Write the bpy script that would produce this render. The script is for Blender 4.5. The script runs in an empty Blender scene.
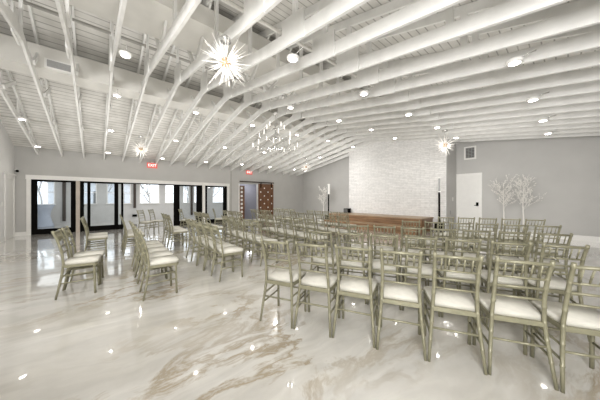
import bpy, bmesh, math, random
from mathutils import Vector, Matrix
random.seed(7)
PI = math.pi
scene = bpy.context.scene
C = scene.collection
ORD = ['zeroth', 'first', 'second', 'third', 'fourth', 'fifth', 'sixth', 'seventh', 'eighth', 'ninth', 'tenth', 'eleventh',
       'twelfth', 'thirteenth', 'fourteenth', 'fifteenth', 'sixteenth', 'seventeenth', 'eighteenth', 'nineteenth', 'twentieth', 'twenty-first', 'twenty-second']

# ------------------------------------------------------------------ room numbers (metres)
XD, YF, YL, XR = -13.06, 11.70, -2.21, 2.0     # glass-door wall, stage wall, wall beside the camera, right wall
RX, RZ = -6.39, 4.166                            # ridge of the truss bottom chords
KX, KZ = -2.59, 3.61                            # splice of the right chords
EZ = 3.00                                       # chord bottom at the door wall
DECK_E, DECK_R, DECK_X = 3.22, 5.55, 3.42       # deck heights: eave, ridge, right wall
TILT = 0.0
TY0, TS = -1.639, 0.6344
PORCH_X = -17.6


def chord_z(x):
    if x < RX:
        return EZ + (RZ - EZ) * (x - XD) / (RX - XD)
    if x < KX:
        return RZ + (KZ - RZ) * (x - RX) / (KX - RX)
    return KZ - 0.132 * (x - KX)


def deck_z(x):
    if x < RX:
        return DECK_E + (DECK_R - DECK_E) * (x - XD) / (RX - XD)
    return DECK_R + (DECK_X - DECK_R) * (x - RX) / (XR - RX)


# ------------------------------------------------------------------ materials
def new_mat(name):
    m = bpy.data.materials.new(name)
    m.use_nodes = True
    nt = m.node_tree
    return m, nt, nt.nodes['Principled BSDF']


def N(nt, t, **kw):
    n = nt.nodes.new(t)
    for k, v in kw.items():
        setattr(n, k, v)
    return n


def ramp(nt, stops):
    r = N(nt, 'ShaderNodeValToRGB')
    el = r.color_ramp.elements
    while len(el) < len(stops):
        el.new(0.5)
    for e, (p, c) in zip(el, stops):
        e.position = p
        e.color = (c[0], c[1], c[2], 1) if not isinstance(c, (int, float)) else (c, c, c, 1)
    return r


def paint(name, col, rough=0.5, metal=0.0, var=0.06, scale=6.0, bump=0.0, spec=0.5):
    m, nt, b = new_mat(name)
    tc = N(nt, 'ShaderNodeTexCoord')
    no = N(nt, 'ShaderNodeTexNoise')
    no.inputs['Scale'].default_value = scale
    no.inputs['Detail'].default_value = 4
    nt.links.new(tc.outputs['Object'], no.inputs['Vector'])
    lo = tuple(c * (1 - var) for c in col)
    hi = tuple(min(1, c * (1 + var)) for c in col)
    r = ramp(nt, [(0.3, lo), (0.7, hi)])
    nt.links.new(no.outputs['Fac'], r.inputs['Fac'])
    nt.links.new(r.outputs['Color'], b.inputs['Base Color'])
    b.inputs['Roughness'].default_value = rough
    b.inputs['Metallic'].default_value = metal
    b.inputs['Specular IOR Level'].default_value = spec
    if bump:
        bp = N(nt, 'ShaderNodeBump')
        bp.inputs['Strength'].default_value = bump
        nt.links.new(no.outputs['Fac'], bp.inputs['Height'])
        nt.links.new(bp.outputs['Normal'], b.inputs['Normal'])
    return m


def glow(name, col, strength):
    m, nt, b = new_mat(name)
    b.inputs['Base Color'].default_value = (*col, 1)
    b.inputs['Emission Color'].default_value = (*col, 1)
    b.inputs['Emission Strength'].default_value = strength
    return m


def mat_floor():
    m, nt, b = new_mat('polished_marble_epoxy')
    L = nt.links.new
    tc = N(nt, 'ShaderNodeTexCoord')
    mp = N(nt, 'ShaderNodeMapping')
    mp.inputs['Rotation'].default_value = (0, 0, math.radians(12))
    mp.inputs['Scale'].default_value = (0.85, 0.42, 1)
    L(tc.outputs['Object'], mp.inputs['Vector'])
    wn = N(nt, 'ShaderNodeTexNoise')
    wn.inputs['Scale'].default_value = 0.9
    wn.inputs['Detail'].default_value = 5
    L(mp.outputs['Vector'], wn.inputs['Vector'])
    sub = N(nt, 'ShaderNodeVectorMath', operation='SUBTRACT')
    L(wn.outputs['Color'], sub.inputs[0])
    sub.inputs[1].default_value = (0.5, 0.5, 0.5)
    sc = N(nt, 'ShaderNodeVectorMath', operation='SCALE')
    L(sub.outputs[0], sc.inputs[0])
    sc.inputs['Scale'].default_value = 1.25
    add = N(nt, 'ShaderNodeVectorMath', operation='ADD')
    L(mp.outputs['Vector'], add.inputs[0])
    L(sc.outputs[0], add.inputs[1])
    # soft cream / grey clouds
    n1 = N(nt, 'ShaderNodeTexNoise')
    n1.inputs['Scale'].default_value = 1.3
    n1.inputs['Detail'].default_value = 8
    n1.inputs['Roughness'].default_value = 0.62
    L(add.outputs[0], n1.inputs['Vector'])
    r1 = ramp(nt, [(0.25, (0.58, 0.545, 0.485)), (0.44, (0.71, 0.685, 0.635)), (0.6, (0.81, 0.79, 0.75)), (0.78, (0.70, 0.68, 0.645))])
    L(n1.outputs['Fac'], r1.inputs['Fac'])
    # fine streaks
    mp2 = N(nt, 'ShaderNodeMapping')
    mp2.inputs['Scale'].default_value = (5.0, 1.0, 1)
    L(add.outputs[0], mp2.inputs['Vector'])
    n2 = N(nt, 'ShaderNodeTexNoise')
    n2.inputs['Scale'].default_value = 2.2
    n2.inputs['Detail'].default_value = 6
    L(mp2.outputs['Vector'], n2.inputs['Vector'])
    r2 = ramp(nt, [(0.35, 0.82), (0.65, 1.06)])
    L(n2.outputs['Fac'], r2.inputs['Fac'])
    mul = N(nt, 'ShaderNodeMix', data_type='RGBA', blend_type='MULTIPLY')
    mul.inputs['Factor'].default_value = 0.55
    L(r1.outputs['Color'], mul.inputs[6])
    L(r2.outputs['Color'], mul.inputs[7])
    # tan veins
    n3 = N(nt, 'ShaderNodeTexNoise')
    n3.inputs['Scale'].default_value = 1.0
    n3.inputs['Detail'].default_value = 10
    n3.inputs['Roughness'].default_value = 0.66
    n3.inputs['Distortion'].default_value = 0.4
    off = N(nt, 'ShaderNodeVectorMath', operation='ADD')
    L(add.outputs[0], off.inputs[0])
    off.inputs[1].default_value = (3.7, 1.9, 0)
    L(off.outputs[0], n3.inputs['Vector'])
    r3 = ramp(nt, [(0.47, 0.0), (0.497, 0.8), (0.505, 1.0), (0.545, 0.0)])
    L(n3.outputs['Fac'], r3.inputs['Fac'])
    n4 = N(nt, 'ShaderNodeTexNoise')
    n4.inputs['Scale'].default_value = 0.55
    L(tc.outputs['Object'], n4.inputs['Vector'])
    r4 = ramp(nt, [(0.44, 0.0), (0.62, 0.85)])
    L(n4.outputs['Fac'], r4.inputs['Fac'])
    mm = N(nt, 'ShaderNodeMath', operation='MULTIPLY')
    L(r3.outputs['Color'], mm.inputs[0])
    L(r4.outputs['Color'], mm.inputs[1])
    mx = N(nt, 'ShaderNodeMix', data_type='RGBA')
    L(mm.outputs[0], mx.inputs['Factor'])
    L(mul.outputs[2], mx.inputs[6])
    mx.inputs[7].default_value = (0.40, 0.315, 0.20, 1)
    L(mx.outputs[2], b.inputs['Base Color'])
    b.inputs['Roughness'].default_value = 0.16
    b.inputs['IOR'].default_value = 1.5
    b.inputs['Coat Weight'].default_value = 1.0
    b.inputs['Coat Roughness'].default_value = 0.025
    nb = N(nt, 'ShaderNodeTexNoise')
    nb.inputs['Scale'].default_value = 2.5
    bp = N(nt, 'ShaderNodeBump')
    bp.inputs['Strength'].default_value = 0.03
    bp.inputs['Distance'].default_value = 0.05
    L(tc.outputs['Object'], nb.inputs['Vector'])
    L(nb.outputs['Fac'], bp.inputs['Height'])
    L(bp.outputs['Normal'], b.inputs['Coat Normal'])
    return m


def mat_deck():
    m, nt, b = new_mat('white_plank_deck')
    L = nt.links.new
    tc = N(nt, 'ShaderNodeTexCoord')
    sp = N(nt, 'ShaderNodeSeparateXYZ')
    L(tc.outputs['Object'], sp.inputs[0])
    dv = N(nt, 'ShaderNodeMath', operation='DIVIDE')
    L(sp.outputs['X'], dv.inputs[0])
    dv.inputs[1].default_value = 0.15
    fr = N(nt, 'ShaderNodeMath', operation='FRACT')
    L(dv.outputs[0], fr.inputs[0])
    fl = N(nt, 'ShaderNodeMath', operation='FLOOR')
    L(dv.outputs[0], fl.inputs[0])
    # joint every few metres, staggered per plank
    wn = N(nt, 'ShaderNodeTexWhiteNoise', noise_dimensions='1D')
    L(fl.outputs[0], wn.inputs['W'])
    cmb = N(nt, 'ShaderNodeCombineXYZ')
    L(fl.outputs[0], cmb.inputs['X'])
    my = N(nt, 'ShaderNodeMath', operation='MULTIPLY')
    L(sp.outputs['Y'], my.inputs[0])
    my.inputs[1].default_value = 0.6
    L(my.outputs[0], cmb.inputs['Y'])
    no = N(nt, 'ShaderNodeTexNoise')
    no.inputs['Scale'].default_value = 1.7
    no.inputs['Detail'].default_value = 5
    L(cmb.outputs[0], no.inputs['Vector'])
    gap = ramp(nt, [(0.0, 0.0), (0.12, 1.0), (0.93, 1.0), (1.0, 0.1)])
    L(fr.outputs[0], gap.inputs['Fac'])
    gn = ramp(nt, [(0.34, 0.3), (0.50, 1.15)])
    L(no.outputs['Fac'], gn.inputs['Fac'])
    mxg = N(nt, 'ShaderNodeMath', operation='MAXIMUM')
    L(gap.outputs['Color'], mxg.inputs[0])
    inv = N(nt, 'ShaderNodeMath', operation='SUBTRACT')
    inv.inputs[0].default_value = 1.25
    L(gn.outputs['Color'], inv.inputs[1])
    L(inv.outputs[0], mxg.inputs[1])
    n2 = N(nt, 'ShaderNodeTexNoise')
    n2.inputs['Scale'].default_value = 3.0
    n2.inputs['Detail'].default_value = 6
    L(tc.outputs['Object'], n2.inputs['Vector'])
    r = ramp(nt, [(0.3, (0.62, 0.605, 0.565)), (0.7, (0.80, 0.785, 0.75))])
    L(n2.outputs['Fac'], r.inputs['Fac'])
    mx = N(nt, 'ShaderNodeMix', data_type='RGBA')
    L(mxg.outputs[0], mx.inputs['Factor'])
    mx.inputs[6].default_value = (0.20, 0.19, 0.165, 1)
    L(r.outputs['Color'], mx.inputs[7])
    L(mx.outputs[2], b.inputs['Base Color'])
    b.inputs['Roughness'].default_value = 0.6
    return m


def mat_ledgestone():
    m, nt, b = new_mat('white_painted_ledgestone')
    L = nt.links.new
    tc = N(nt, 'ShaderNodeTexCoord')
    sp = N(nt, 'ShaderNodeSeparateXYZ')
    L(tc.outputs['Object'], sp.inputs[0])
    ad = N(nt, 'ShaderNodeMath', operation='ADD')
    L(sp.outputs['X'], ad.inputs[0])
    L(sp.outputs['Y'], ad.inputs[1])
    cb = N(nt, 'ShaderNodeCombineXYZ')
    L(ad.outputs[0], cb.inputs['X'])
    L(sp.outputs['Z'], cb.inputs['Y'])
    br = N(nt, 'ShaderNodeTexBrick')
    br.inputs['Scale'].default_value = 1.0
    br.inputs['Brick Width'].default_value = 0.36
    br.inputs['Row Height'].default_value = 0.075
    br.inputs['Mortar Size'].default_value = 0.006
    br.inputs['Mortar Smooth'].default_value = 0.3
    br.inputs['Color1'].default_value = (0.84, 0.83, 0.815, 1)
    br.inputs['Color2'].default_value = (0.74, 0.735, 0.72, 1)
    br.inputs['Mortar'].default_value = (0.62, 0.61, 0.59, 1)
    br.offset_frequency = 2
    L(cb.outputs[0], br.inputs['Vector'])
    no = N(nt, 'ShaderNodeTexNoise')
    no.inputs['Scale'].default_value = 9
    no.inputs['Detail'].default_value = 5
    L(cb.outputs[0], no.inputs['Vector'])
    r = ramp(nt, [(0.3, 0.9), (0.7, 1.05)])
    L(no.outputs['Fac'], r.inputs['Fac'])
    mx = N(nt, 'ShaderNodeMix', data_type='RGBA', blend_type='MULTIPLY')
    mx.inputs['Factor'].default_value = 1
    L(br.outputs['Color'], mx.inputs[6])
    L(r.outputs['Color'], mx.inputs[7])
    L(mx.outputs[2], b.inputs['Base Color'])
    b.inputs['Roughness'].default_value = 0.7
    bp = N(nt, 'ShaderNodeBump')
    bp.inputs['Strength'].default_value = 0.5
    bp.inputs['Distance'].default_value = 0.02
    L(mx.outputs[2], bp.inputs['Height'])
    L(bp.outputs['Normal'], b.inputs['Normal'])
    return m


def mat_wood(name, dark, light, axis='X', plank=0.0):
    m, nt, b = new_mat(name)
    L = nt.links.new
    tc = N(nt, 'ShaderNodeTexCoord')
    mp = N(nt, 'ShaderNodeMapping')
    s = {'X': (0.7, 9, 9), 'Y': (9, 0.7, 9), 'Z': (9, 9, 0.7)}[axis]
    mp.inputs['Scale'].default_value = s
    L(tc.outputs['Object'], mp.inputs['Vector'])
    no = N(nt, 'ShaderNodeTexNoise')
    no.inputs['Scale'].default_value = 2
    no.inputs['Detail'].default_value = 6
    no.inputs['Distortion'].default_value = 0.6
    L(mp.outputs['Vector'], no.inputs['Vector'])
    r = ramp(nt, [(0.3, dark), (0.7, light)])
    L(no.outputs['Fac'], r.inputs['Fac'])
    L(r.outputs['Color'], b.inputs['Base Color'])
    b.inputs['Roughness'].default_value = 0.4
    return m


def mat_glass():
    m = bpy.data.materials.new('clear_glass')
    m.use_nodes = True
    nt = m.node_tree
    nt.nodes.clear()
    out = N(nt, 'ShaderNodeOutputMaterial')
    tr = N(nt, 'ShaderNodeBsdfTransparent')
    tr.inputs['Color'].default_value = (0.93, 0.95, 0.96, 1)
    gl = N(nt, 'ShaderNodeBsdfGlossy')
    gl.inputs['Roughness'].default_value = 0.02
    fr = N(nt, 'ShaderNodeFresnel')
    fr.inputs['IOR'].default_value = 1.45
    mx = N(nt, 'ShaderNodeMixShader')
    nt.links.new(fr.outputs[0], mx.inputs[0])
    nt.links.new(tr.outputs[0], mx.inputs[1])
    nt.links.new(gl.outputs[0], mx.inputs[2])
    nt.links.new(mx.outputs[0], out.inputs['Surface'])
    return m


M = dict(
    floor=mat_floor(), deck=mat_deck(), stone=mat_ledgestone(), glass=mat_glass(),
    wall=paint('greige_wall_paint', (0.535, 0.528, 0.51), 0.7, var=0.03, scale=2),
    wall_l=paint('pale_grey_wall_paint', (0.78, 0.775, 0.76), 0.6, var=0.03, scale=2),
    hall=paint('blue_grey_hall_paint', (0.40, 0.40, 0.44), 0.7, var=0.03),
    porch=paint('white_porch_paint', (0.58, 0.58, 0.57), 0.7, var=0.03),
    trim=paint('white_trim_paint', (0.86, 0.85, 0.82), 0.4, var=0.02),
    jamb=paint('beige_jamb_paint', (0.55, 0.48, 0.41), 0.5, var=0.04),
    timber=paint('white_painted_timber', (0.82, 0.815, 0.79), 0.55, var=0.07, scale=4, bump=0.05),
    duct=paint('white_painted_duct', (0.74, 0.725, 0.68), 0.5, var=0.04, scale=3),
    pipe=paint('grey_painted_pipe', (0.34, 0.33, 0.30), 0.5),
    black=paint('black_aluminium', (0.004, 0.0035, 0.003), 0.7, var=0.15, spec=0.06),
    bronze=paint('dark_brown_post', (0.045, 0.032, 0.024), 0.45, var=0.15),
    chair=paint('champagne_gold_lacquer', (0.27, 0.257, 0.175), 0.36, metal=0.15, var=0.10, scale=14),
    cushion=paint('ivory_cushion_fabric', (0.66, 0.64, 0.57), 0.85, var=0.04, scale=30, bump=0.05),
    stage=mat_wood('stained_stage_boards', (0.14, 0.075, 0.035), (0.34, 0.20, 0.105), 'X'),
    stage_top=mat_wood('paler_stage_top', (0.26, 0.17, 0.10), (0.46, 0.33, 0.21), 'X'),  # lighter brown boards for the platform and step tread
    barn=mat_wood('dark_walnut_barn_boards', (0.085, 0.035, 0.015), (0.22, 0.10, 0.045), 'Z'),
    dot=paint('white_pierced_dot', (0.85, 0.84, 0.82), 0.4, var=0.02),
    door=paint('white_door_paint', (0.84, 0.83, 0.80), 0.4, var=0.02),
    cloth=paint('blue_grey_stretch_cloth', (0.42, 0.47, 0.56), 0.8, var=0.04),
    grey=paint('speaker_grey_mesh', (0.34, 0.34, 0.335), 0.6, var=0.1, scale=60),
    dgrey=paint('vent_shadow_grey', (0.11, 0.11, 0.105), 0.7),
    brass=paint('brushed_brass', (0.62, 0.47, 0.30), 0.3, metal=0.8, var=0.05),
    chrome=paint('polished_chrome', (0.75, 0.75, 0.74), 0.18, metal=0.9, var=0.03),
    exit_red=glow('exit_sign_face', (0.62, 0.13, 0.11), 0.45),
    exit_txt=glow('exit_sign_letters', (1.0, 0.86, 0.82), 1.1),
    lens=glow('downlight_lens', (1.0, 0.95, 0.86), 22),
    rod=glow('lit_glass_rod', (1.0, 0.97, 0.92), 0.16),
    bulb=glow('candle_bulb', (1.0, 0.96, 0.90), 1.0),
    core=paint('warm_brass_core', (0.60, 0.42, 0.26), 0.35, metal=0.5),
    wtree=paint('white_birch_twig', (0.86, 0.84, 0.80), 0.5, var=0.05),
    bark=paint('bare_grey_bark', (0.30, 0.29, 0.28), 0.8, var=0.2),
    snow=paint('pale_ground', (0.80, 0.80, 0.80), 0.9, var=0.05),
    siding=paint('pale_siding', (0.55, 0.56, 0.58), 0.8, var=0.05),
)


# ------------------------------------------------------------------ mesh helpers
class MB:
    def __init__(self):
        self.bm = bmesh.new()

    def box(self, x0, x1, y0, y1, z0, z1):
        v = [self.bm.verts.new(p) for p in ((x0, y0, z0), (x1, y0, z0), (x1, y1, z0), (x0, y1, z0), (x0, y0, z1), (x1, y0, z1), (x1, y1, z1), (x0, y1, z1))]
        for f in ((3, 2, 1, 0), (4, 5, 6, 7), (0, 1, 5, 4), (1, 2, 6, 5), (2, 3, 7, 6), (3, 0, 4, 7)):
            self.bm.faces.new([v[i] for i in f])
        return self

    def prism(self, pts, axis, a, b):
        """pts: 2-D outline (counter-clockwise); axis: the extruded axis; a, b: its range"""
        def P(p, t):
            return {'X': (t, p[0], p[1]), 'Y': (p[0], t, p[1]), 'Z': (p[0], p[1], t)}[axis]
        A = [self.bm.verts.new(P(p, a)) for p in pts]
        B = [self.bm.verts.new(P(p, b)) for p in pts]
        n = len(pts)
        self.bm.faces.new(A)
        self.bm.faces.new(B[::-1])
        for i in range(n):
            self.bm.faces.new((A[i], B[i], B[(i + 1) % n], A[(i + 1) % n]))
        return self

    def bar(self, p0, p1, up0, up1, t):
        """board in the XZ plane from p0 to p1 (bottom edge), height up0/up1 at the ends, thickness t along Y"""
        (x0, z0), (x1, z1) = p0, p1
        return self.prism([(x0, z0), (x1, z1), (x1, z1 + up1), (x0, z0 + up0)], 'Y', -t / 2, t / 2)

    def tube(self, pts, rad, seg=8, cap=True):
        pts = [Vector(p) for p in pts]
        rads = rad if isinstance(rad, (list, tuple)) else [rad] * len(pts)
        rings = []
        ref = None
        for i, p in enumerate(pts):
            d = (pts[min(i + 1, len(pts) - 1)] - pts[max(i - 1, 0)]).normalized()
            if ref is None:
                ref = Vector((0, 0, 1)) if abs(d.z) < 0.9 else Vector((1, 0, 0))
            u = (ref - d * ref.dot(d)).normalized()
            w = d.cross(u)
            ref = u
            rings.append([self.bm.verts.new(p + (u * math.cos(2 * PI * k / seg) + w * math.sin(2 * PI * k / seg)) * rads[i]) for k in range(seg)])
        for a, b in zip(rings, rings[1:]):
            for k in range(seg):
                f = self.bm.faces.new((a[k], a[(k + 1) % seg], b[(k + 1) % seg], b[k]))
                f.smooth = True
        if cap:
            self.bm.faces.new(rings[0][::-1])
            self.bm.faces.new(rings[-1])
        return self

    def lathe(self, prof, seg=20, at=(0, 0, 0)):
        rings = []
        for r, z in prof:
            rings.append([self.bm.verts.new((at[0] + r * math.cos(2 * PI * k / seg), at[1] + r * math.sin(2 * PI * k / seg), at[2] + z)) for k in range(seg)])
        for a, b in zip(rings, rings[1:]):
            for k in range(seg):
                f = self.bm.faces.new((a[k], a[(k + 1) % seg], b[(k + 1) % seg], b[k]))
                f.smooth = True
        self.bm.faces.new(rings[0][::-1])
        self.bm.faces.new(rings[-1])
        return self

    def ball(self, c, r, seg=10):
        bmesh.ops.create_uvsphere(self.bm, u_segments=seg, v_segments=max(5, seg // 2 + 1), radius=r, matrix=Matrix.Translation(c))
        return self

    def build(self, name, mat, parent=None, bevel=0.0, bseg=2, smooth=False):
        if bevel:
            bmesh.ops.bevel(self.bm, geom=[e for e in self.bm.edges if e.is_manifold and e.calc_face_angle(0) > 0.5], offset=bevel, segments=bseg, affect='EDGES', profile=0.5)
        bmesh.ops.recalc_face_normals(self.bm, faces=self.bm.faces)
        if smooth:
            for f in self.bm.faces:
                f.smooth = True
        me = bpy.data.meshes.new(name)
        self.bm.to_mesh(me)
        self.bm.free()
        me.materials.append(M[mat] if isinstance(mat, str) else mat)
        o = bpy.data.objects.new(name, me)
        C.objects.link(o)
        if parent is not None:
            o.parent = parent
        return o


def tag(o, label=None, cat=None, group=None, kind=None):
    if label:
        o['label'] = label
    if cat:
        o['category'] = cat
    if group:
        o['group'] = group
    if kind:
        o['kind'] = kind
    return o


def thing(name, label, cat, loc=(0, 0, 0), rz=0.0, group=None, kind=None):
    o = bpy.data.objects.new(name, None)
    o.empty_display_size = 0.1
    C.objects.link(o)
    o.location = loc
    o.rotation_euler = (0, 0, rz)
    return tag(o, label, cat, group, kind)


def copy_tree(o, parent=None):
    c = o.copy()
    C.objects.link(c)
    c.parent = parent
    for ch in list(o.children):
        copy_tree(ch, c)
    return c


def struct(name, mb, mat, label=None, **k):
    return tag(mb.build(name, mat, **k), label, None, None, 'structure')


# ------------------------------------------------------------------ room shell
struct('floor', MB().box(PORCH_X - .2, XR + .15, YL - .15, YF + .15, -0.12, 0.0), 'floor', 'glossy cream and tan marbled epoxy floor')

# gable wall behind the stage
g = [(XD - .15, 0), (XR + .15, 0), (XR + .15, DECK_X + .1), (RX, DECK_R + .1), (XD - .15, DECK_E + .1)]
struct('wall_north', MB().prism(g, 'Y', YF, YF + .15), 'wall', 'greige gable wall behind the stage')
struct('wall_south', MB().prism(g, 'Y', YL - .15, YL), 'wall_l', 'pale gable wall with white door beside the glass doors')
struct('wall_east', MB().box(XR, XR + .15, YL, YF, 0, DECK_X + .1), 'wall')

# the wall with the glass doors, pierced by four openings
DT = 2.07
w = MB()
WT = 3.3
for y0, y1, z0, z1 in ((YL, -1.81, 0, WT), (-1.81, -.61, DT, WT), (-.61, -.49, DT, WT), (-.49, 4.36, DT, WT), (4.36, 4.50, DT, WT), (4.50, 5.76, DT, WT),
                       (5.76, 6.52, 0, WT), (6.52, 7.83, 2.26, WT), (7.83, YF, 0, WT)):
    w.box(XD - .16, XD, y0, y1, z0, z1)
struct('wall_west', w, 'wall', 'greige wall with black glass doors opening onto the porch')
struct('trim_1', MB().box(XD, XD + .03, -1.94, 5.90, DT, DT + .16), 'trim', 'long white head casing over the glass doors')
struct('trim_2', MB().box(XD, XD + .028, -1.92, -1.81, 0, DT), 'trim')
struct('trim_3', MB().box(XD, XD + .028, 5.76, 5.88, 0, DT), 'trim')
struct('trim_4', MB().box(XD - .16, XD + .02, -.61, -.49, 0, DT), 'jamb')
struct('trim_5', MB().box(XD - .16, XD + .02, 4.36, 4.50, 0, DT), 'trim')
struct('trim_6', MB().box(XD - .17, XD + .02, 6.48, 6.54, 0, 2.27).box(XD - .17, XD + .02, 7.81, 7.87, 0, 2.27), 'trim', 'white casing of the barn door opening')
struct('baseboard_west', MB().box(XD, XD + .02, YL, -1.92, 0, .14).box(XD, XD + .02, 5.88, 6.48, 0, .14).box(XD, XD + .02, 7.87, YF, 0, .14), 'trim')
struct('baseboard_north', MB().box(XD, -7.88, YF - .02, YF, 0, .15).box(-2.25, XR, YF - .02, YF, 0, .17), 'trim', 'white baseboard along the stage wall')
struct('baseboard_south', MB().box(XD, -13.03, YL, YL + .02, 0, .14).box(-11.82, XR, YL, YL + .02, 0, .14), 'trim')
struct('trim_7', MB().box(XD + .001, XD + .022, 5.985, 6.015, .14, 3.2), 'pipe', 'thin grey conduit running up the wall')

# plank deck
d = MB()
th = .10
d.prism([(XD - .15, deck_z(XD) - .03), (RX, DECK_R), (RX, DECK_R + th), (XD - .15, deck_z(XD) - .03 + th)], 'Y', YL - .1, YF + .1)
d.prism([(RX, DECK_R), (XR + .15, DECK_X - .03), (XR + .15, DECK_X - .03 + th), (RX, DECK_R + th)], 'Y', YL - .1, YF + .1)
struct('ceiling', d, 'deck', 'white painted plank roof deck above the trusses')

# ------------------------------------------------------------------ white stone feature wall, stage
FX0, FX1, FY = -7.88, -3.17, 10.44
fz = [(FX0, 0), (FX1, 0), (FX1, deck_z(FX1) - .02), (RX, DECK_R - .02), (FX0, deck_z(FX0) - .02)]
struct('wall_feature', MB().prism(fz, 'Y', FY, YF), 'stone', 'white ledgestone feature wall projecting behind the stage')
struct('trim_8', MB().box(FX1, FX1 + .012, FY, YF, 0, 3.68), 'wall')
SX0, SX1, SY0, SZ = -8.25, -3.62, 9.2, .594
st = thing('stage', 'low wooden stage in front of the white stone wall', 'stage', ((SX0 + SX1) / 2, SY0, 0))
hw = (SX1 - SX0) / 2
MB().box(-hw + .03, hw - .03, .03, FY - SY0 - .01, 0.0, SZ - .045).build('riser', 'stage', st)
MB().box(-hw, hw, 0, FY - SY0 - .005, SZ - .045, SZ).build('platform', 'stage_top', st, bevel=.008)
MB().box(-hw, hw, -.38, .02, .255, .295).build('step_tread', 'stage_top', st, bevel=.006)
MB().box(-hw + .02, hw - .02, -.36, .02, 0, .255).build('step_riser', 'stage', st)
for i in range(3):
    MB().box(-hw, hw, .012, .03, .02 + i * .18, .02 + i * .18 + .172).build('face_board', 'stage', st)


# ------------------------------------------------------------------ roof trusses (twenty-one alike)
L0 = (XD, EZ)
tr = thing('roof_truss', 'x', 'roof truss', (XD, TY0, 0), TILT, 'white scissor roof trusses')
T = .042


def loc(x):
    return x - XD


def bar(name, a, b, h, par, mat='timber', t=T, dy=0.0):
    """board between two XZ points: centre line a-b, width h"""
    ax, az = loc(a[0]), a[1]
    bx, bz = loc(b[0]), b[1]
    dx, dz = bx - ax, bz - az
    n = math.hypot(dx, dz)
    nx, nz = -dz / n * h / 2, dx / n * h / 2
    mb = MB().prism([(ax - nx, az - nz), (bx - nx, bz - nz), (bx + nx, bz + nz), (ax + nx, az + nz)], 'Y', dy - t / 2, dy + t / 2)
    return mb.build(name, mat, par)


CH = .16
CR = .20
MB().bar((0.0, EZ), (loc(RX), RZ), CH * .8, CH + .03, T).build('bottom_chord', 'timber', tr)
MB().bar((loc(RX), RZ), (loc(KX), KZ), CH + .05, CR, T).build('bottom_chord', 'timber', tr)
MB().bar((loc(KX), KZ), (loc(XR), chord_z(XR)), CR, CR, T).build('bottom_chord', 'timber', tr)
tt = .14
MB().bar((0.0, deck_z(XD) - .16), (loc(RX), DECK_R - tt), tt, tt, T).build('top_chord', 'timber', tr)
MB().bar((loc(RX), DECK_R - tt), (loc(XR), DECK_X - tt), tt, tt, T).build('top_chord', 'timber', tr)


def bz(x):
    return chord_z(x) + .12


def tz(x):
    return deck_z(x) - .07


for xa, xb in ((-11.6, -11.6), (-10.1, -10.1), (-10.1, -11.2), (-8.5, -9.5), (-8.5, -8.5), (-7.2, -8.1), (RX, RX), (-5.2, -6.1), (-5.2, -4.3), (-3.9, -3.9), (KX, KX), (-1.0, -1.0)):
    bar('web', (xa, bz(xa)), (xb, tz(xb)), .09, tr, dy=.0 if xa == xb else .045, t=.04)
pz = RZ + .02
MB().box(loc(RX) - .10, loc(RX) + .38, -T / 2 - .03, -T / 2 + .001, pz - .08, pz + .42).build('gusset_plate', 'timber', tr)
MB().prism([(loc(KX) - .25, chord_z(KX - .25) - .03), (loc(KX) + .23, chord_z(KX + .23) - .03), (loc(KX) + .23, chord_z(KX + .23) + .38), (loc(KX) - .25, chord_z(KX - .25) + .38)],
           'Y', -T / 2 - .03, -T / 2 + .001).build('gusset_plate', 'timber', tr)
NT = 21
for k in range(NT):
    o = tr if k == 0 else copy_tree(tr)
    o.location = (XD, TY0 + TS * k, 0)
    n = NT - k
    o['label'] = 'white timber roof truss, ' + ORD[n] + ' counted from the stage wall' if n > 1 else 'white timber roof truss nearest the stage wall'

# ------------------------------------------------------------------ ducts, pipes under the deck
du = thing('air_duct', 'white rectangular air duct with a grey register, above the door-side chords', 'duct', (-7.92, YL + .05, 4.22))
MB().box(-.30, .30, 0, YF - YL - .12, 0, .50).build('duct_body', 'duct', du, bevel=.02)
rg = MB().box(.30, .322, 1.30, 1.76, .04, .25).build('register_frame', 'trim', du)
MB().box(.3222, .326, 1.34, 1.72, .07, .22).build('register_grille', 'grey', rg)
du2 = MB().box(-5.35, -4.35, YL + .02, FY - .03, 4.52, 4.86)
tag(du2.build('air_duct', 'duct', bevel=.02), 'broad white boxed duct running beneath the ridge', 'duct')
for (x, z, r, lab) in ((-6.85, 5.12, .03, 'grey conduit pipe running along the deck near the ridge'), (-10.7, 3.72, .025, 'white sprinkler pipe crossing the trusses above the glass doors'),
                       (-3.3, 4.25, .03, 'white sprinkler pipe crossing the trusses on the camera side')):
    tag(MB().tube([(x, YL + .02, z), (x, YF - .02 if x < -8 or x > -3.1 else FY - .05, z)], r).build('sprinkler_pipe', 'pipe' if 'grey' in lab else 'duct'), lab, 'pipe')

# ------------------------------------------------------------------ glass doors
def glass_door(name, label, y0, y1, x, stile, cuts, rail=.2, top=.07):
    """black framed panels; cuts = list of glass spans (y)"""
    t = thing(name, label, 'glass door', (x, (y0 + y1) / 2, 0))
    c = (y0 + y1) / 2
    f = MB().box(-.03, .03, y0 - c, y1 - c, .0, rail).box(-.03, .03, y0 - c, y1 - c, DT - top, DT)
    e = y0
    for a, b in cuts:
        f.box(-.03, .03, e - c, a - c, rail, DT - top)
        e = b
    f.box(-.03, .03, e - c, y1 - c, rail, DT - top)
    f.build('door_frame', 'black', t)
    for a, b in cuts:
        MB().box(-.004, .004, a - c, b - c, rail, DT - top).build('pane', 'glass', t)
    MB().box(.03, .06, cuts[-1][1] + .03 - c, cuts[-1][1] + .055 - c, .9, 1.15).build('door_handle', 'black', t)
    return t


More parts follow.
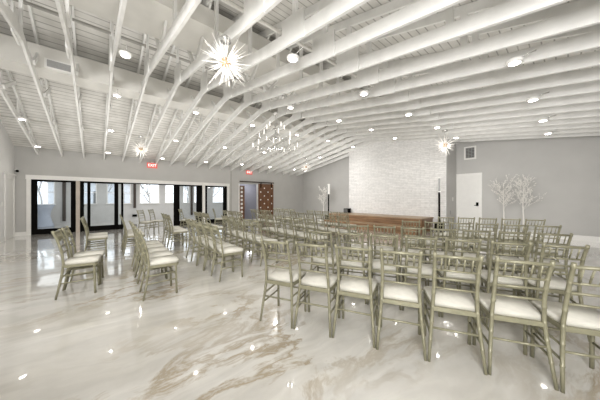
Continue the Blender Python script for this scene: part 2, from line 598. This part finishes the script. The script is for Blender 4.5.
glass_door('glass_door', 'black framed glass door with the cocktail table behind it, next to the corner', -1.81, -.61, XD - .08, .12, [(-1.66, -.76)])
glass_door('glass_door', 'black sliding glass doors stacked together beside the wide porch opening', -.49, .93, XD - .08, .1, [(-.37, -.27), (-.17, .61), (.75, .85)])
glass_door('glass_door', 'black sliding glass doors at the far end of the porch opening', 2.97, 4.36, XD - .08, .1, [(3.24, 4.07)])
glass_door('glass_door', 'narrow black framed glass door nearest the barn doors', 4.50, 5.76, XD - .08, .12, [(4.63, 5.55)])
struct('trim_9', MB().box(XD - .12, XD - .04, .93, 2.97, DT - .045, DT), 'black', 'black sliding track over the porch opening')

# barn doors
t = thing('barn_door', 'dark wooden barn door with white pierced dots hung before the wall', 'barn door', (XD + .08, 8.38, 0))
MB().box(-.02, .02, -.57, .57, .02, 2.30).build('door_panel', 'barn', t, bevel=.004)
for iz in range(8):
    for iy in range(4):
        if (iz + iy) % 2 == 0:
            MB().tube([(.0202, -.42 + iy * .28, .28 + iz * .25), (.026, -.42 + iy * .28, .28 + iz * .25)], .045, 12).build('dot_inlay', 'dot', t)
for yy in (-.4, .4):
    MB().box(.02, .04, yy - .03, yy + .03, 2.05, 2.42).build('hanger_strap', 'black', t)
t = thing('barn_door', 'narrow dotted barn door leaf standing inside the hall opening', 'barn door', (XD - .22, 6.77, 0))
MB().box(-.02, .02, -.22, .22, .02, 2.16).build('door_panel', 'barn', t, bevel=.004)
for iz in range(8):
    MB().box(.0202, .026, -.05, .09, .22 + iz * .245, .36 + iz * .245).build('dot_inlay', 'dot', t)
t = thing('barn_door_rail', 'dark steel sliding rail above the barn doors', 'door rail', (XD, 7.72, 2.35))
MB().box(.128, .15, -1.24, 1.24, .0, .075).build('track', 'bronze', t)
for yy in (-1.1, -.4, .5, 1.2):
    MB().box(.001, .128, yy - .02, yy + .02, .02, .055).build('standoff', 'bronze', t)
# hall behind the barn doors
h = MB().box(XD - 1.8, XD - 1.7, 6.3, 9.2, 0, 2.5).box(XD - 1.8, XD - .16, 6.3, 6.38, 0, 2.5).box(XD - 1.8, XD - .16, 9.1, 9.2, 0, 2.5).box(XD - 1.8, XD - .16, 6.3, 9.2, 2.5, 2.58)
struct('wall_hall', h, 'hall', 'blue grey hall beyond the barn door opening')

# ------------------------------------------------------------------ porch beyond
WINS = [(-2.55, -1.60), (-.72, .04), (.47, .93), (1.22, 1.62), (2.05, 3.15), (3.45, 4.26), (4.55, 4.98), (5.28, 5.75), (6.6, 7.55), (7.9, 8.8), (9.2, 10.1)]
wz0, wz1 = 1.06, 2.32
p = MB()
e = -3.6
for a, b in WINS:
    p.box(PORCH_X - .15, PORCH_X, e, a, 0, 2.7)
    p.box(PORCH_X - .15, PORCH_X, a, b, 0, wz0).box(PORCH_X - .15, PORCH_X, a, b, wz1, 2.7)
    e = b
p.box(PORCH_X - .15, PORCH_X, e, 12.6, 0, 2.7)
struct('wall_porch', p, 'porch', 'white outer porch wall with windows')
struct('wall_porch_side', MB().box(PORCH_X, XD - .16, -3.6, -3.5, 0, 2.7).box(PORCH_X, XD - .16, 12.5, 12.6, 0, 2.7), 'porch')
struct('ceiling_porch', MB().box(PORCH_X - .15, XD - .16, -3.6, 12.6, 2.6, 2.7), 'porch')
struct('floor_porch', MB().box(PORCH_X - .15, XD - .16, -3.6, YL - .15, -.12, 0), 'floor')
for i, (a, b) in enumerate(WINS):
    t = thing('window_%d' % (i + 1), None, None, (PORCH_X, (a + b) / 2, 0), kind='structure')
    hw_ = (b - a) / 2
    f = MB().box(-.10, .02, -hw_, -hw_ + .045, wz0, wz1 - .045).box(-.10, .02, hw_ - .045, hw_, wz0, wz1 - .045).box(-.10, .02, -hw_, hw_, wz1 - .045, wz1)
    f.box(-.08, -.02, -hw_, hw_, (wz0 + wz1) / 2 - .02, (wz0 + wz1) / 2 + .02)
    if b - a > 1:
        f.box(-.08, -.02, -.02, .02, wz0, wz1)
    f.build('window_frame', 'trim', t)
    MB().box(-.10, .07, -hw_ - .03, hw_ + .03, wz0 - .03, wz0 + .015).build('window_sill', 'trim', t)
    MB().box(-.055, -.047, -hw_ + .03, hw_ - .03, wz0, wz1).build('pane', 'glass', t)
for y, z0 in ((-1.27, .16), (1.80, .78), (5.12, .2)):
    lab = {-1.27: 'dark brown post against the porch wall, seen through the corner glass door', 1.80: 'dark brown post on the porch wall seen through the open gap', 5.12: 'dark brown post on the porch wall seen through the far sliding doors'}[y]
    tag(MB().box(PORCH_X + .001, PORCH_X + .09, y - .065, y + .065, z0, 2.59).build('porch_post', 'bronze', bevel=.006), lab, 'post')
tag(MB().box(PORCH_X + .001, PORCH_X + .05, 1.68, 1.92, .24, .38).build('outlet_box', 'black', bevel=.005), 'small black box low on the porch wall under the dark post', 'outlet box')
t = thing('cocktail_table', 'high cocktail table in a blue grey stretch cover on the porch', 'table', (-16.4, -1.85, 0))
MB().lathe([(.0, 1.035), (.36, 1.03), (.372, 1.045), (.36, 1.058), (.0, 1.06)], 28).build('tabletop', 'cloth', t)
MB().lathe([(.34, .005), (.33, .06), (.25, .28), (.205, .48), (.20, .56), (.22, .72), (.28, .90), (.355, 1.03)], 28).build('stretch_cover', 'cloth', t)

# outside the porch windows
struct('ground_outside', MB().box(-60, PORCH_X - .16, -30, 40, -.3, -.2), 'snow')


def branch_mesh(mb, p, d, length, r, depth, spread=.6):
    pts = [p]
    n = 4
    for i in range(n):
        d = (d + Vector((random.uniform(-.18, .18), random.uniform(-.18, .18), random.uniform(-.05, .12)))).normalized()
        p = p + d * length / n
        pts.append(p)
    mb.tube(pts, [r * (1 - .5 * i / n) for i in range(n + 1)], 5 if depth < 2 else 6)
    if depth > 0:
        for i in range(3):
            q = pts[random.choice((2, 3, 4))]
            dd = (d + Vector((random.uniform(-1, 1), random.uniform(-1, 1), random.uniform(-.3, .6))) * spread).normalized()
            branch_mesh(mb, q, dd, length * random.uniform(.55, .75), r * .55, depth - 1, spread)


for i, (x, y, hgt) in enumerate(((-23, -2.6, 2.2), (-25, .4, 2.6), (-23.5, 3.6, 2.3), (-26, 7.2, 2.4), (-24, 8.9, 2.2))):
    labs = ['bare grey tree outside the porch window behind the corner glass door', 'bare grey tree outside the porch behind the stacked sliding doors',
            'bare grey tree outside the wide porch windows in the open gap', 'bare grey tree outside the porch behind the far sliding doors', 'bare grey tree outside the porch behind the narrow glass door']
    mb = MB()
    branch_mesh(mb, Vector((0, 0, 0)), Vector((0, 0, 1)), hgt, .09, 4, .8)
    o = mb.build('bare_tree', 'bark')
    o.location = (x, y, -.2)
    tag(o, labs[i], 'tree', 'bare trees outside the porch')
t = thing('neighbour_house', 'pale house beyond the porch windows', 'house', (-36, .0, -.2))
MB().box(-3, 3, -3.5, 3.5, 0, 3.2).build('house_wall', 'siding', t)
MB().prism([(-3.3, 3.2), (3.3, 3.2), (0, 5.0)], 'Y', -3.8, 3.8).build('house_roof', 'pipe', t)
for yy in (-1.8, .2, 2.0):
    MB().box(3.0, 3.03, yy - .4, yy + .4, 1.0, 2.3).build('house_window', 'dgrey', t)

# ------------------------------------------------------------------ doors, vents, switches
t = thing('door_1', None, None, (-2.71, YF, 0), kind='structure')
MB().box(-.44, -.37, -.035, 0, 0, 2.30).box(.37, .44, -.035, 0, 0, 2.30).box(-.44, .44, -.035, 0, 2.30, 2.40).build('door_casing', 'trim', t)
lf = MB().box(-.37, .37, -.02, 0, 0.01, 2.30).build('door_leaf', 'door', t)
for z0, z1 in ((.15, .75), (.85, 1.45), (1.55, 2.15)):
    MB().box(-.27, .27, -.03, -.02, z0, z1).build('door_panel', 'door', lf, bevel=.008)
MB().box(.25, .33, -.055, -.02, 1.05, 1.2).build('door_lock', 'black', t)
MB().tube([(.29, -.05, 1.08), (.29, -.10, 1.08), (.20, -.10, 1.08)], .012).build('door_handle', 'black', t)
t = thing('door_2', None, None, (-12.43, YL, 0), kind='structure')
MB().box(-.59, -.48, 0, .03, 0, 2.04).box(.48, .59, 0, .03, 0, 2.04).box(-.59, .59, 0, .03, 2.04, 2.16).build('door_casing', 'trim', t)
MB().box(-.61, .63, 0, .06, 2.16, 2.21).build('door_cap', 'trim', t)
MB().box(-.48, .48, 0, .012, .01, 2.04).build('door_leaf', 'door', t)
tag(MB().box(-11.66, -11.58, YL, YL + .012, 1.13, 1.25).build('light_switch', 'trim', bevel=.003), 'white light switch on the pale wall beside the white door', 'switch')
t = thing('security_camera', 'small dark security camera in the corner above the white door', 'camera', (XD + .10, YL + .06, 2.36))
MB().lathe([(.0, .0), (.03, .0), (.035, .03), (.035, .05), (.0, .05)], 12).build('mount', 'trim', t)
MB().ball((.02, .03, -.02), .045, 12).build('dome', 'black', t, smooth=True)

t = thing('wall_vent', 'square white framed air vent high on the stage wall above the door', 'vent', (-2.67, YF, 3.25))
MB().box(-.21, .21, -.02, 0, -.27, -.21).box(-.21, .21, -.02, 0, .21, .27).box(-.21, -.15, -.02, 0, -.21, .21).box(.15, .21, -.02, 0, -.21, .21).build('vent_frame', 'trim', t)
MB().box(-.15, .15, -.005, 0, -.21, .21).build('vent_backing', 'dgrey', t)
lv = MB()
for i in range(7):
    lv.box(-.15, .15, -.016, -.006, -.195 + i * .06, -.175 + i * .06)
for i in range(2):
    lv.box(-.055 + i * .1, -.045 + i * .1, -.017, -.006, -.21, .21)
lv.build('louvres', 'grey', t)
for (y, z, lab) in ((11.2, 1.33, 'white switch plate on the side of the stone wall, upper one'), (10.9, .78, 'grey outlet plate on the side of the stone wall, lower one')):
    tag(MB().box(FX1 + .012, FX1 + .024, y - .05, y + .05, z - .08, z + .08).build('switch_plate', 'trim' if z > 1 else 'grey', bevel=.003), lab, 'switch')


def exit_sign(y, z, label):
    t = thing('exit_sign', label, 'exit sign', (XD + .04, y, z))
    MB().box(-.04, -.02, -.10, .10, -.06, .06).build('mount', 'trim', t)
    MB().box(-.02, .02, -.21, .21, -.125, .125).build('sign_body', 'exit_red', t, bevel=.02)
    MB().box(-.02, .012, -.05, .05, .125, .17).build('canopy', 'trim', t)
    cu = bpy.data.curves.new('exit_letters', 'FONT')
    cu.body = 'EXIT'
    cu.size = .17
    cu.align_x = 'CENTER'
    cu.align_y = 'CENTER'
    cu.extrude = .003
    tmp = bpy.data.objects.new('exit_letters_curve', cu)
    C.objects.link(tmp)
    bpy.context.view_layer.update()
    me = bpy.data.meshes.new_from_object(tmp.evaluated_get(bpy.context.evaluated_depsgraph_get()))
    bpy.data.objects.remove(tmp)
    me.materials.clear()
    me.materials.append(M['exit_txt'])
    o = bpy.data.objects.new('exit_letters', me)
    C.objects.link(o)
    o.parent = t
    o.location = (.0225, 0, 0)
    o.rotation_euler = (PI / 2, 0, PI / 2)


exit_sign(2.02, 2.93, 'red exit sign over the wide porch opening')
exit_sign(7.18, 2.98, 'red exit sign over the barn doors')

# ------------------------------------------------------------------ speakers, box, twig trees
def column_speaker(x, y, label, z0=0.0, rz=0.0):
    t = thing('column_speaker', label, 'speaker', (x, y, z0), rz)
    MB().box(-.17, .17, -.19, .19, 0, .42).build('subwoofer', 'black', t, bevel=.02)
    MB().tube([(0, 0, .42), (0, 0, 1.62)], .035, 10).build('pole', 'black', t)
    MB().box(-.05, .05, -.05, .06, 1.60, 2.17).build('speaker_column', 'trim', t, bevel=.012)
    MB().box(-.038, .038, -.056, -.05, 1.64, 2.13).build('speaker_grille', 'grey', t)


column_speaker(-3.27, 10.0, 'column speaker on a black pole at the door end of the stage', rz=.35)
column_speaker(-8.8, 9.8, 'column speaker on a black pole beside the white twig tree at the barn-door end', rz=-.6)
t = thing('speaker_box', 'small black speaker box at the barn-door end of the stage', 'speaker', (-7.82, 10.2, SZ))
MB().box(-.14, .14, -.13, .13, .01, .23).build('cabinet', 'black', t, bevel=.012)
MB().box(-.12, .12, -.137, -.13, .03, .21).build('speaker_grille', 'dgrey', t)
for sx in (-.09, .09):
    MB().tube([(sx, -.08, 0), (sx, -.08, .012)], .015).build('foot', 'black', t)


def twig_tree(x, y, h, label, group):
    t = thing('twig_tree', label, 'decorative tree', (x, y, 0), random.uniform(0, 6), group)
    MB().box(-.14, .14, -.14, .14, 0, .03).build('base', 'wtree', t, bevel=.006)
    MB().tube([(0, 0, .03), (.01, 0, h * .3), (-.01, .01, h * .55), (.0, .0, h * .8)], [.026, .023, .016, .008], 8).build('trunk', 'wtree', t)
    for i in range(22):
        a = i * 2.4 + random.uniform(-.3, .3)
        z = h * random.uniform(.40, .78)
        mb = MB()
        st_ = Vector((0, 0, z))
        branch_mesh(mb, st_, Vector((math.cos(a) * .75, math.sin(a) * .75, 1.0)).normalized(), h * random.uniform(.10, .19), .005, 2, .9)
        vs = [v.co.copy() for v in mb.bm.verts]
        for q in random.sample(vs, min(34, len(vs))):
            if q.z > z + .06:
                bmesh.ops.create_icosphere(mb.bm, subdivisions=1, radius=random.uniform(.008, .017), matrix=Matrix.Translation(q))
        mb.build('branch', 'wtree', t)


twig_tree(-1.52, 11.1, 2.15, 'white twig tree on the stage wall, the one closer to the white door', 'white twig trees')
twig_tree(-1.0, 11.0, 2.2, 'white twig tree on the stage wall, the one farther from the white door', 'white twig trees')
twig_tree(-9.93, 10.6, 2.1, 'white twig tree beside the column speaker near the barn doors', 'white twig trees')

# ------------------------------------------------------------------ lights hanging from the trusses
def view_ray(px):
    f, yaw = 233.83, .8532
    s, c = math.sin(yaw), math.cos(yaw)
    t_ = (px - 300) / f
    return -s + c * t_, c + s * t_


def starburst(loc, r, label, seed, n=70, top=None):
    rnd = random.Random(seed)
    t = thing('starburst_chandelier', label, 'chandelier', loc, 0, 'starburst chandeliers')
    MB().ball((0, 0, 0), r * .19, 14).build('core', 'core', t, smooth=True)
    top = top if top is not None else chord_z(loc[0]) - loc[2]
    MB().tube([(0, 0, r * .1), (0, 0, top)], .008).build('stem', 'chrome', t)
    MB().lathe([(.0, top - .08), (.08, top - .08), (.07, top - .03), (.04, top), (.0, top)], 18).build('canopy', 'chrome', t)
    mb = MB().tube([(0, 0, r * .10), (0, 0, r * .24), (0, 0, r * .26), (0, 0, r * .62), (0, 0, r * .64), (0, 0, r)], [.003, .003, .0085, .0085, .0035, .0015], 6)
    rod = mb.build('rod', 'rod', t)
    for i in range(n):
        o = rod if i == 0 else rod.copy()
        if i:
            C.objects.link(o)
            o.parent = t
        z = 1 - 2 * (i + .5) / n
        a = i * 2.39996 + rnd.uniform(-.15, .15)
        q = math.sqrt(1 - z * z)
        dv = Vector((q * math.cos(a), q * math.sin(a), z))
        o.rotation_euler = dv.to_track_quat('Z', 'Y').to_euler()
        k = rnd.uniform(.62, 1.08)
        o.scale = (1, 1, k)
    return t


def lamp(kind, name, loc, energy, col=(1, .98, .955), size=.1, **kw):
    l = bpy.data.lights.new(name, kind)
    l.energy = energy
    l.color = col
    if kind in ('POINT', 'SPOT'):
        l.shadow_soft_size = size
    o = bpy.data.objects.new(name, l)
    C.objects.link(o)
    o.location = loc
    for k, v in kw.items():
        setattr(l, k, v)
    return o


CHAND = [((-3.27, 1.42, 3.32), .40, 'large starburst chandelier of lit glass rods hanging closest to the camera', 84),
         ((-9.84, 1.19, 3.09), .38, 'starburst chandelier near the porch exit sign', 60),
         ((-2.63, 8.55, 3.09), .39, 'starburst chandelier in front of the stone wall corner by the air vent', 64),
         ((-9.57, 8.8, 3.11), .36, 'starburst chandelier in the corner near the barn doors', 50)]
for i, (l, r, lab, n) in enumerate(CHAND):
    starburst(l, r, lab, i, n)
    lamp('POINT', 'chandelier_lamp', (l[0], l[1], l[2] - r * 1.5), 14, (1, .97, .93), .05)

# candle chandelier in the middle of the room
cx, cy, cz = -6.25, 4.4, 3.32
t = thing('candle_chandelier', 'branching chandelier of small candle tubes hanging mid-room', 'chandelier', (cx, cy, cz))
MB().tube([(0, 0, -.45), (0, 0, -.3), (0, 0, .3), (0, 0, chord_z(cx) - cz)], [.01, .02, .02, .012], 8).build('stem', 'chrome', t)
MB().lathe([(.0, chord_z(cx) - cz - .06), (.08, chord_z(cx) - cz - .06), (.05, chord_z(cx) - cz), (.0, chord_z(cx) - cz)], 16).build('canopy', 'trim', t)
for tier, (zz, rr, nn) in enumerate(((-.32, .72, 9), (.02, .52, 7), (.32, .30, 5))):
    for i in range(nn):
        a = 2 * PI * (i + .5 * tier) / nn
        ca, sa = math.cos(a), math.sin(a)
        arm = MB().tube([(0, 0, zz), (ca * rr * .5, sa * rr * .5, zz - .06), (ca * rr, sa * rr, zz)], .009, 6).build('arm', 'chrome', t)
        MB().tube([(ca * rr, sa * rr, zz), (ca * rr, sa * rr, zz + .14)], .012, 8).build('candle', 'bulb', arm)
lamp('POINT', 'chandelier_lamp', (cx, cy, cz - .62), 14, (1, .97, .93), .07)

DL = [(22, 119.5), (37.5, 146.7), (117, 96), (111, 131), (108, 153), (125.6, 56), (196, 113), (176, 141), (162.5, 158.5), (252.5, 125.7), (225, 147.6), (206, 162), (242, 164.5),
      (270, 167.3), (264.5, 152.5), (297, 135), (328, 141), (353, 147), (320, 157.5), (294.5, 169.5), (293, 60), (364, 94.5), (290.5, 108), (339, 121), (514.5, 63.6), (533, 100.5),
      (543, 121), (408.5, 115), (437, 128), (371, 130), (395, 138.5), (548, 134), (456, 138)]
dl0 = thing('ceiling_downlight', 'x', 'downlight', (0, 0, 0), 0, 'round downlights under the trusses')
MB().lathe([(.0, .0), (.085, .0), (.098, .012), (.10, .045), (.07, .06), (.0, .06)], 22).build('housing', 'trim', dl0)
MB().lathe([(.0, -.004), (.058, -.004), (.066, .0005), (.0, .0005)], 22).build('lens', 'lens', dl0)
MB().tube([(.05, 0, .05), (.12, 0, .075), (.22, .0, .09)], .008, 6).build('bracket', 'chrome', dl0)
seen = {}
pos = []
for (px, py) in DL:
    a, b = view_ray(px)
    dz = -(py - 198.67) / 233.83
    best = None
    lo, hi = 2.0, 22.0
    for _ in range(60):
        mid = (lo + hi) / 2
        if 1.35 + dz * mid < chord_z(min(a * mid, XR)) - .075:
            lo = mid
        else:
            hi = mid
    x, y, z = a * lo, b * lo, 1.35 + dz * lo
    if x < XD + .25 or y > YF - .2:
        x, y, z = x * .97, y * .97, z - .05
    pos.append((x, y, z))
for i, (x, y, z) in enumerate(pos):
    o = dl0 if i == 0 else copy_tree(dl0)
    o.location = (x, y, z)
    k = max(1, min(NT, NT - int(round((y - TY0) / TS))))
    side = 'door-side slope' if x < RX else 'camera-side slope'
    key = (k, side)
    seen.setdefault(key, []).append((x, i, o))
    if -12.9 < x:
        lamp('SPOT', 'downlight_lamp', (x, y, z - .02), 13, (1, .97, .93), .07, spot_size=math.radians(125), spot_blend=.7)
for (k, side), lst in seen.items():
    lst.sort()
    for j, (x, i, o) in enumerate(lst):
        if len(lst) == 1:
            o['label'] = 'round white downlight, %s, by the %s truss from the stage wall' % (side, ORD[k])
        else:
            o['label'] = 'downlight, %s, by the %s truss from the stage wall, %s from the doors' % (side, ORD[k], ORD[j + 1])

# ------------------------------------------------------------------ chairs
def ringed(pts, r, rings, rr):
    """polyline sampled finely, with bamboo rings at the given fractions"""
    P = [Vector(p) for p in pts]
    seg = [0]
    for a, b in zip(P, P[1:]):
        seg.append(seg[-1] + (b - a).length)
    tot = seg[-1]

    def at(s):
        for i in range(len(P) - 1):
            if s <= seg[i + 1] + 1e-9:
                return P[i].lerp(P[i + 1], (s - seg[i]) / max(1e-9, seg[i + 1] - seg[i]))
        return P[-1]
    ss = {0.0: 1, tot: 1}
    for s in seg:
        ss.setdefault(s, 1)
    for f in rings:
        s = f * tot
        for ds, k in ((-.008, 1), (-.003, rr), (.003, rr), (.008, 1)):
            if 0 < s + ds < tot:
                ss[s + ds] = k
    keys = sorted(ss)
    return [at(s) for s in keys], [r * ss[s] for s in keys]


def make_chair():
    t = thing('chiavari_chair', 'x', 'chair', (0, 0, 0), 0, 'x')
    sub = lambda pts: pts
    for s in (-1, 1):
        pts = []
        ctl = [(.1925, -.066, 0), (.180, -.036, .16), (.164, -.007, .34), (.156, .002, .46), (.149, -.016, .62), (.150, -.056, .78), (.155, -.105, .915)]
        p_, r_ = ringed([(s * x, y, z) for x, y, z in ctl], .0148, (.18, .34, .47, .60, .76, .84, .97), 1.18)
        r_ = [q * min(1.0, .78 + .9 * v.z) for q, v in zip(r_, p_)]
        MB().tube(p_, r_, 8).build('leg', 'chair', t)
    for s in (-1, 1):
        p_, r_ = ringed([(s * .183, .335, 0), (s * .182, .328, .22), (s * .181, .322, .44)], .0145, (.25, .5, .75, .95), 1.18)
        MB().tube(p_, r_, 8).build('leg', 'chair', t)

    def yb(z):      # back line of the rear posts
        if z < .62:
            return .002 - .018 * (z - .46) / .16
        if z < .78:
            return -.016 - .040 * (z - .62) / .16
        return -.056 - .049 * (z - .78) / .125
    MB().tube([(-.164, yb(.887), .887), (0, yb(.887) - .008, .889), (.164, yb(.887), .887)], [.0125, .0135, .0125], 8).build('top_rail', 'chair', t)
    for z in (.765, .69, .605):
        MB().tube([(-.150, yb(z), z), (0, yb(z) - .004, z), (.150, yb(z), z)], .0095, 7).build('back_rail', 'chair', t)
    for i in range(5):
        x = -.104 + i * .052
        p_, r_ = ringed([(x, yb(.765) - .002, .765), (x, yb(.887) - .005, .887)], .0068, (.5,), 1.35)
        MB().tube(p_, r_, 6).build('spindle', 'chair', t)
    seat = MB().prism([(-.168, -.012), (.168, -.012), (.198, .335), (.166, .362), (-.166, .362), (-.198, .335)], 'Z', .405, .44)
    seat.build('seat', 'chair', t, bevel=.008)
    cu = MB().prism([(-.156, .012), (.156, .012), (.193, .325), (.160, .366), (-.160, .366), (-.193, .325)], 'Z', .438, .482)
    cu.build('cushion', 'cushion', t, bevel=.017, bseg=3, smooth=True)

    def stretcher(a, b, r=.0095):
        p_, r_ = ringed([a, b], r, (.33, .66), 1.2)
        MB().tube(p_, r_, 7).build('stretcher', 'chair', t)
    for s in (-1, 1):
        stretcher((s * .168, -.013, .30), (s * .1815, .326, .31))
        stretcher((s * .176, -.029, .20), (s * .182, .329, .21))
    stretcher((-.170, -.018, .265), (.170, -.018, .265))
    stretcher((-.181, .327, .27), (.181, .327, .27))
    return t


chair0 = make_chair()
count = [0]


def place_chair(x, y, rz, label, group):
    o = chair0 if count[0] == 0 else copy_tree(chair0)
    count[0] += 1
    o.location = (x, y, 0)
    o.rotation_euler = (0, 0, rz)
    o['label'] = label
    o['group'] = group


PITCH = .410
rj = random.Random(3)


def row(x0, y0, ang, n, step, fmt, group, skip=()):
    """chairs side by side from a rear-corner foot; the row runs along ang, chairs face ang + 90 degrees"""
    e = Vector((math.cos(ang), math.sin(ang)))
    for i in range(n):
        if i in skip:
            continue
        if step > 0:
            c = Vector((x0, y0)) + e * (PITCH * (i + .5))
        else:
            c = Vector((x0, y0)) - e * (PITCH * (i + .5))
        nrm = Vector((-e.y, e.x))
        c = c + nrm * (.066 + rj.uniform(-.012, .012))
        place_chair(c.x, c.y, ang + rj.uniform(-.01, .01) + (.006 * (i - 1) if step > 0 else 0), fmt % ORD[i + 1], group)


RN = ['rearmost row', 'second row from the rear', 'third row from the rear', 'fourth row from the rear', 'fifth row from the rear', 'sixth row from the rear', 'front row by the stage']
for r, (x0, y0, an, n) in enumerate(((-2.25, 1.37, 25.8, 7), (-2.43, 2.25, 25.8, 7), (-2.52, 3.27, 25.8, 7), (-2.26, 4.68, 25.8, 6), (-2.13, 6.30, 25.8, 5))):
    nm = RN[r] if r < 4 else 'front row by the stage'
    row(x0, y0, math.radians(an), n, 1, 'gold chair, stone-wall-side block, ' + nm + ', %s from the centre aisle', 'chairs in the block facing the stone wall')
B = math.radians(-1.5)
for r, (xs, ys, n) in enumerate(((-4.48, -.40, 2), (-3.67, .48, 5), (-3.69, 1.5, 5), (-4.02, 2.48, 5), (-3.6, 3.6, 6), (-3.7, 4.85, 6), (-4.6, 6.1, 5))):
    row(xs, ys, B * (4 if r == 0 else 1), n, -1, 'gold chair, middle block, ' + RN[r] + ', %s from the centre aisle', 'chairs in the middle block')
for r, (xs, ys, n) in enumerate(((-7.1, -.22, 2), (-6.97, .5, 3), (-6.97, 1.5, 3), (-7.0, 2.55, 4), (-7.2, 3.7, 4), (-7.3, 4.95, 4), (-7.4, 6.2, 4))):
    row(xs, ys, B, n, -1, 'gold chair, door-side block, ' + RN[r] + ', %s from the side aisle', 'chairs in the block near the glass doors')
for i, (x, y) in enumerate(((-10.8, 1.35), (-11.1, 1.75), (-10.7, 2.75), (-10.3, 4.0))):
    place_chair(x, y, -PI / 4 + .1 * i, 'gold chair standing along the porch opening facing the room, %s from the corner glass door' % ORD[i + 1], 'chairs along the porch opening')

# ------------------------------------------------------------------ light
wd = bpy.data.worlds.new('overcast_sky')
scene.world = wd
wd.use_nodes = True
wn = wd.node_tree
bg = wn.nodes['Background']
bg.inputs['Color'].default_value = (.93, .96, 1.0, 1)
bg.inputs['Strength'].default_value = 1.8

# added unseen lamps aimed up; the ceiling bounces their light softly down
for (x, y, sx, sy, e) in ((-9.6, 4.8, 6, 13.4, 95), (-2.4, 4.8, 7, 13.4, 48)):
    o = lamp('AREA', 'fill_lamp', (x, y, 1.9), e, (1, .985, .965), spread=math.radians(128))
    o.data.shape = 'RECTANGLE'
    o.data.size, o.data.size_y = sx, sy
    o.rotation_euler = (PI, 0, 0)
o = lamp('AREA', 'porch_fill_lamp', (-15.4, 3.5, 2.5), 120, (1, .99, .98))  # added fill that brightens the porch, no fitting behind it
o.data.shape = 'RECTANGLE'
o.data.size, o.data.size_y = 3.5, 11
lamp('POINT', 'hall_lamp', (XD - .9, 7.7, 2.2), 14, (.95, .95, 1), .15)
o = lamp('AREA', 'fill_lamp', (1.4, -1.6, 2.3), 135, (1, .985, .97), spread=math.radians(115))  # added flash-like fill behind the camera, aimed into the room
o.data.shape = 'RECTANGLE'
o.data.size, o.data.size_y = 1.8, 1.8
o.rotation_euler = (math.radians(93), 0, math.radians(28))

o = lamp('AREA', 'fill_lamp', (-1.0, -1.6, 3.06), 80, (1, .985, .97), spread=math.radians(100))  # second added fill out of view, aimed at the door wall
o.data.shape = 'RECTANGLE'
o.data.size, o.data.size_y = 2.4, .3
o.rotation_euler = (math.radians(80), 0, math.radians(72))

for (x, z, sx, e) in ((-6.5, 4.72, .9, 16), (-2.0, 3.98, 3.0, 9), (-10.3, 3.98, 1.6, 2)):
    o = lamp('AREA', 'deck_fill_lamp', (x, 4.4, z), e, (1, .985, .965))  # unseen strips added above the chords to lighten the deck
    o.data.shape = 'RECTANGLE'
    o.data.size, o.data.size_y = sx, 12.0
    o.rotation_euler = (PI, 0, 0)
for (x, y, sx, e, rz) in ((-1.2, 3.2, 4.0, 20, 0), (-8.0, 3.2, 4.0, 30, 0)):
    o = lamp('AREA', 'wall_fill_lamp', (x, y, 2.1), e, (1, .985, .97), spread=math.radians(64))  # added unseen fill turned to the stage wall to brighten it
    o.data.shape = 'RECTANGLE'
    o.data.size, o.data.size_y = sx, .4
    o.rotation_euler = (math.radians(84), 0, rz)

# ------------------------------------------------------------------ camera
cam = bpy.data.cameras.new('camera')
co = bpy.data.objects.new('camera', cam)
C.objects.link(co)
co.location = (0, 0, 1.35)
co.rotation_euler = (PI / 2, 0, .8532)
cam.sensor_fit = 'HORIZONTAL'
cam.sensor_width = 36
cam.lens = 233.83 / 600 * 36
cam.shift_y = -(200 - 198.67) / 600
cam.clip_start = .05
cam.clip_end = 200
scene.camera = co
scene.view_settings.view_transform = 'Standard'
scene.view_settings.look = 'None'
scene.view_settings.exposure = 0.42
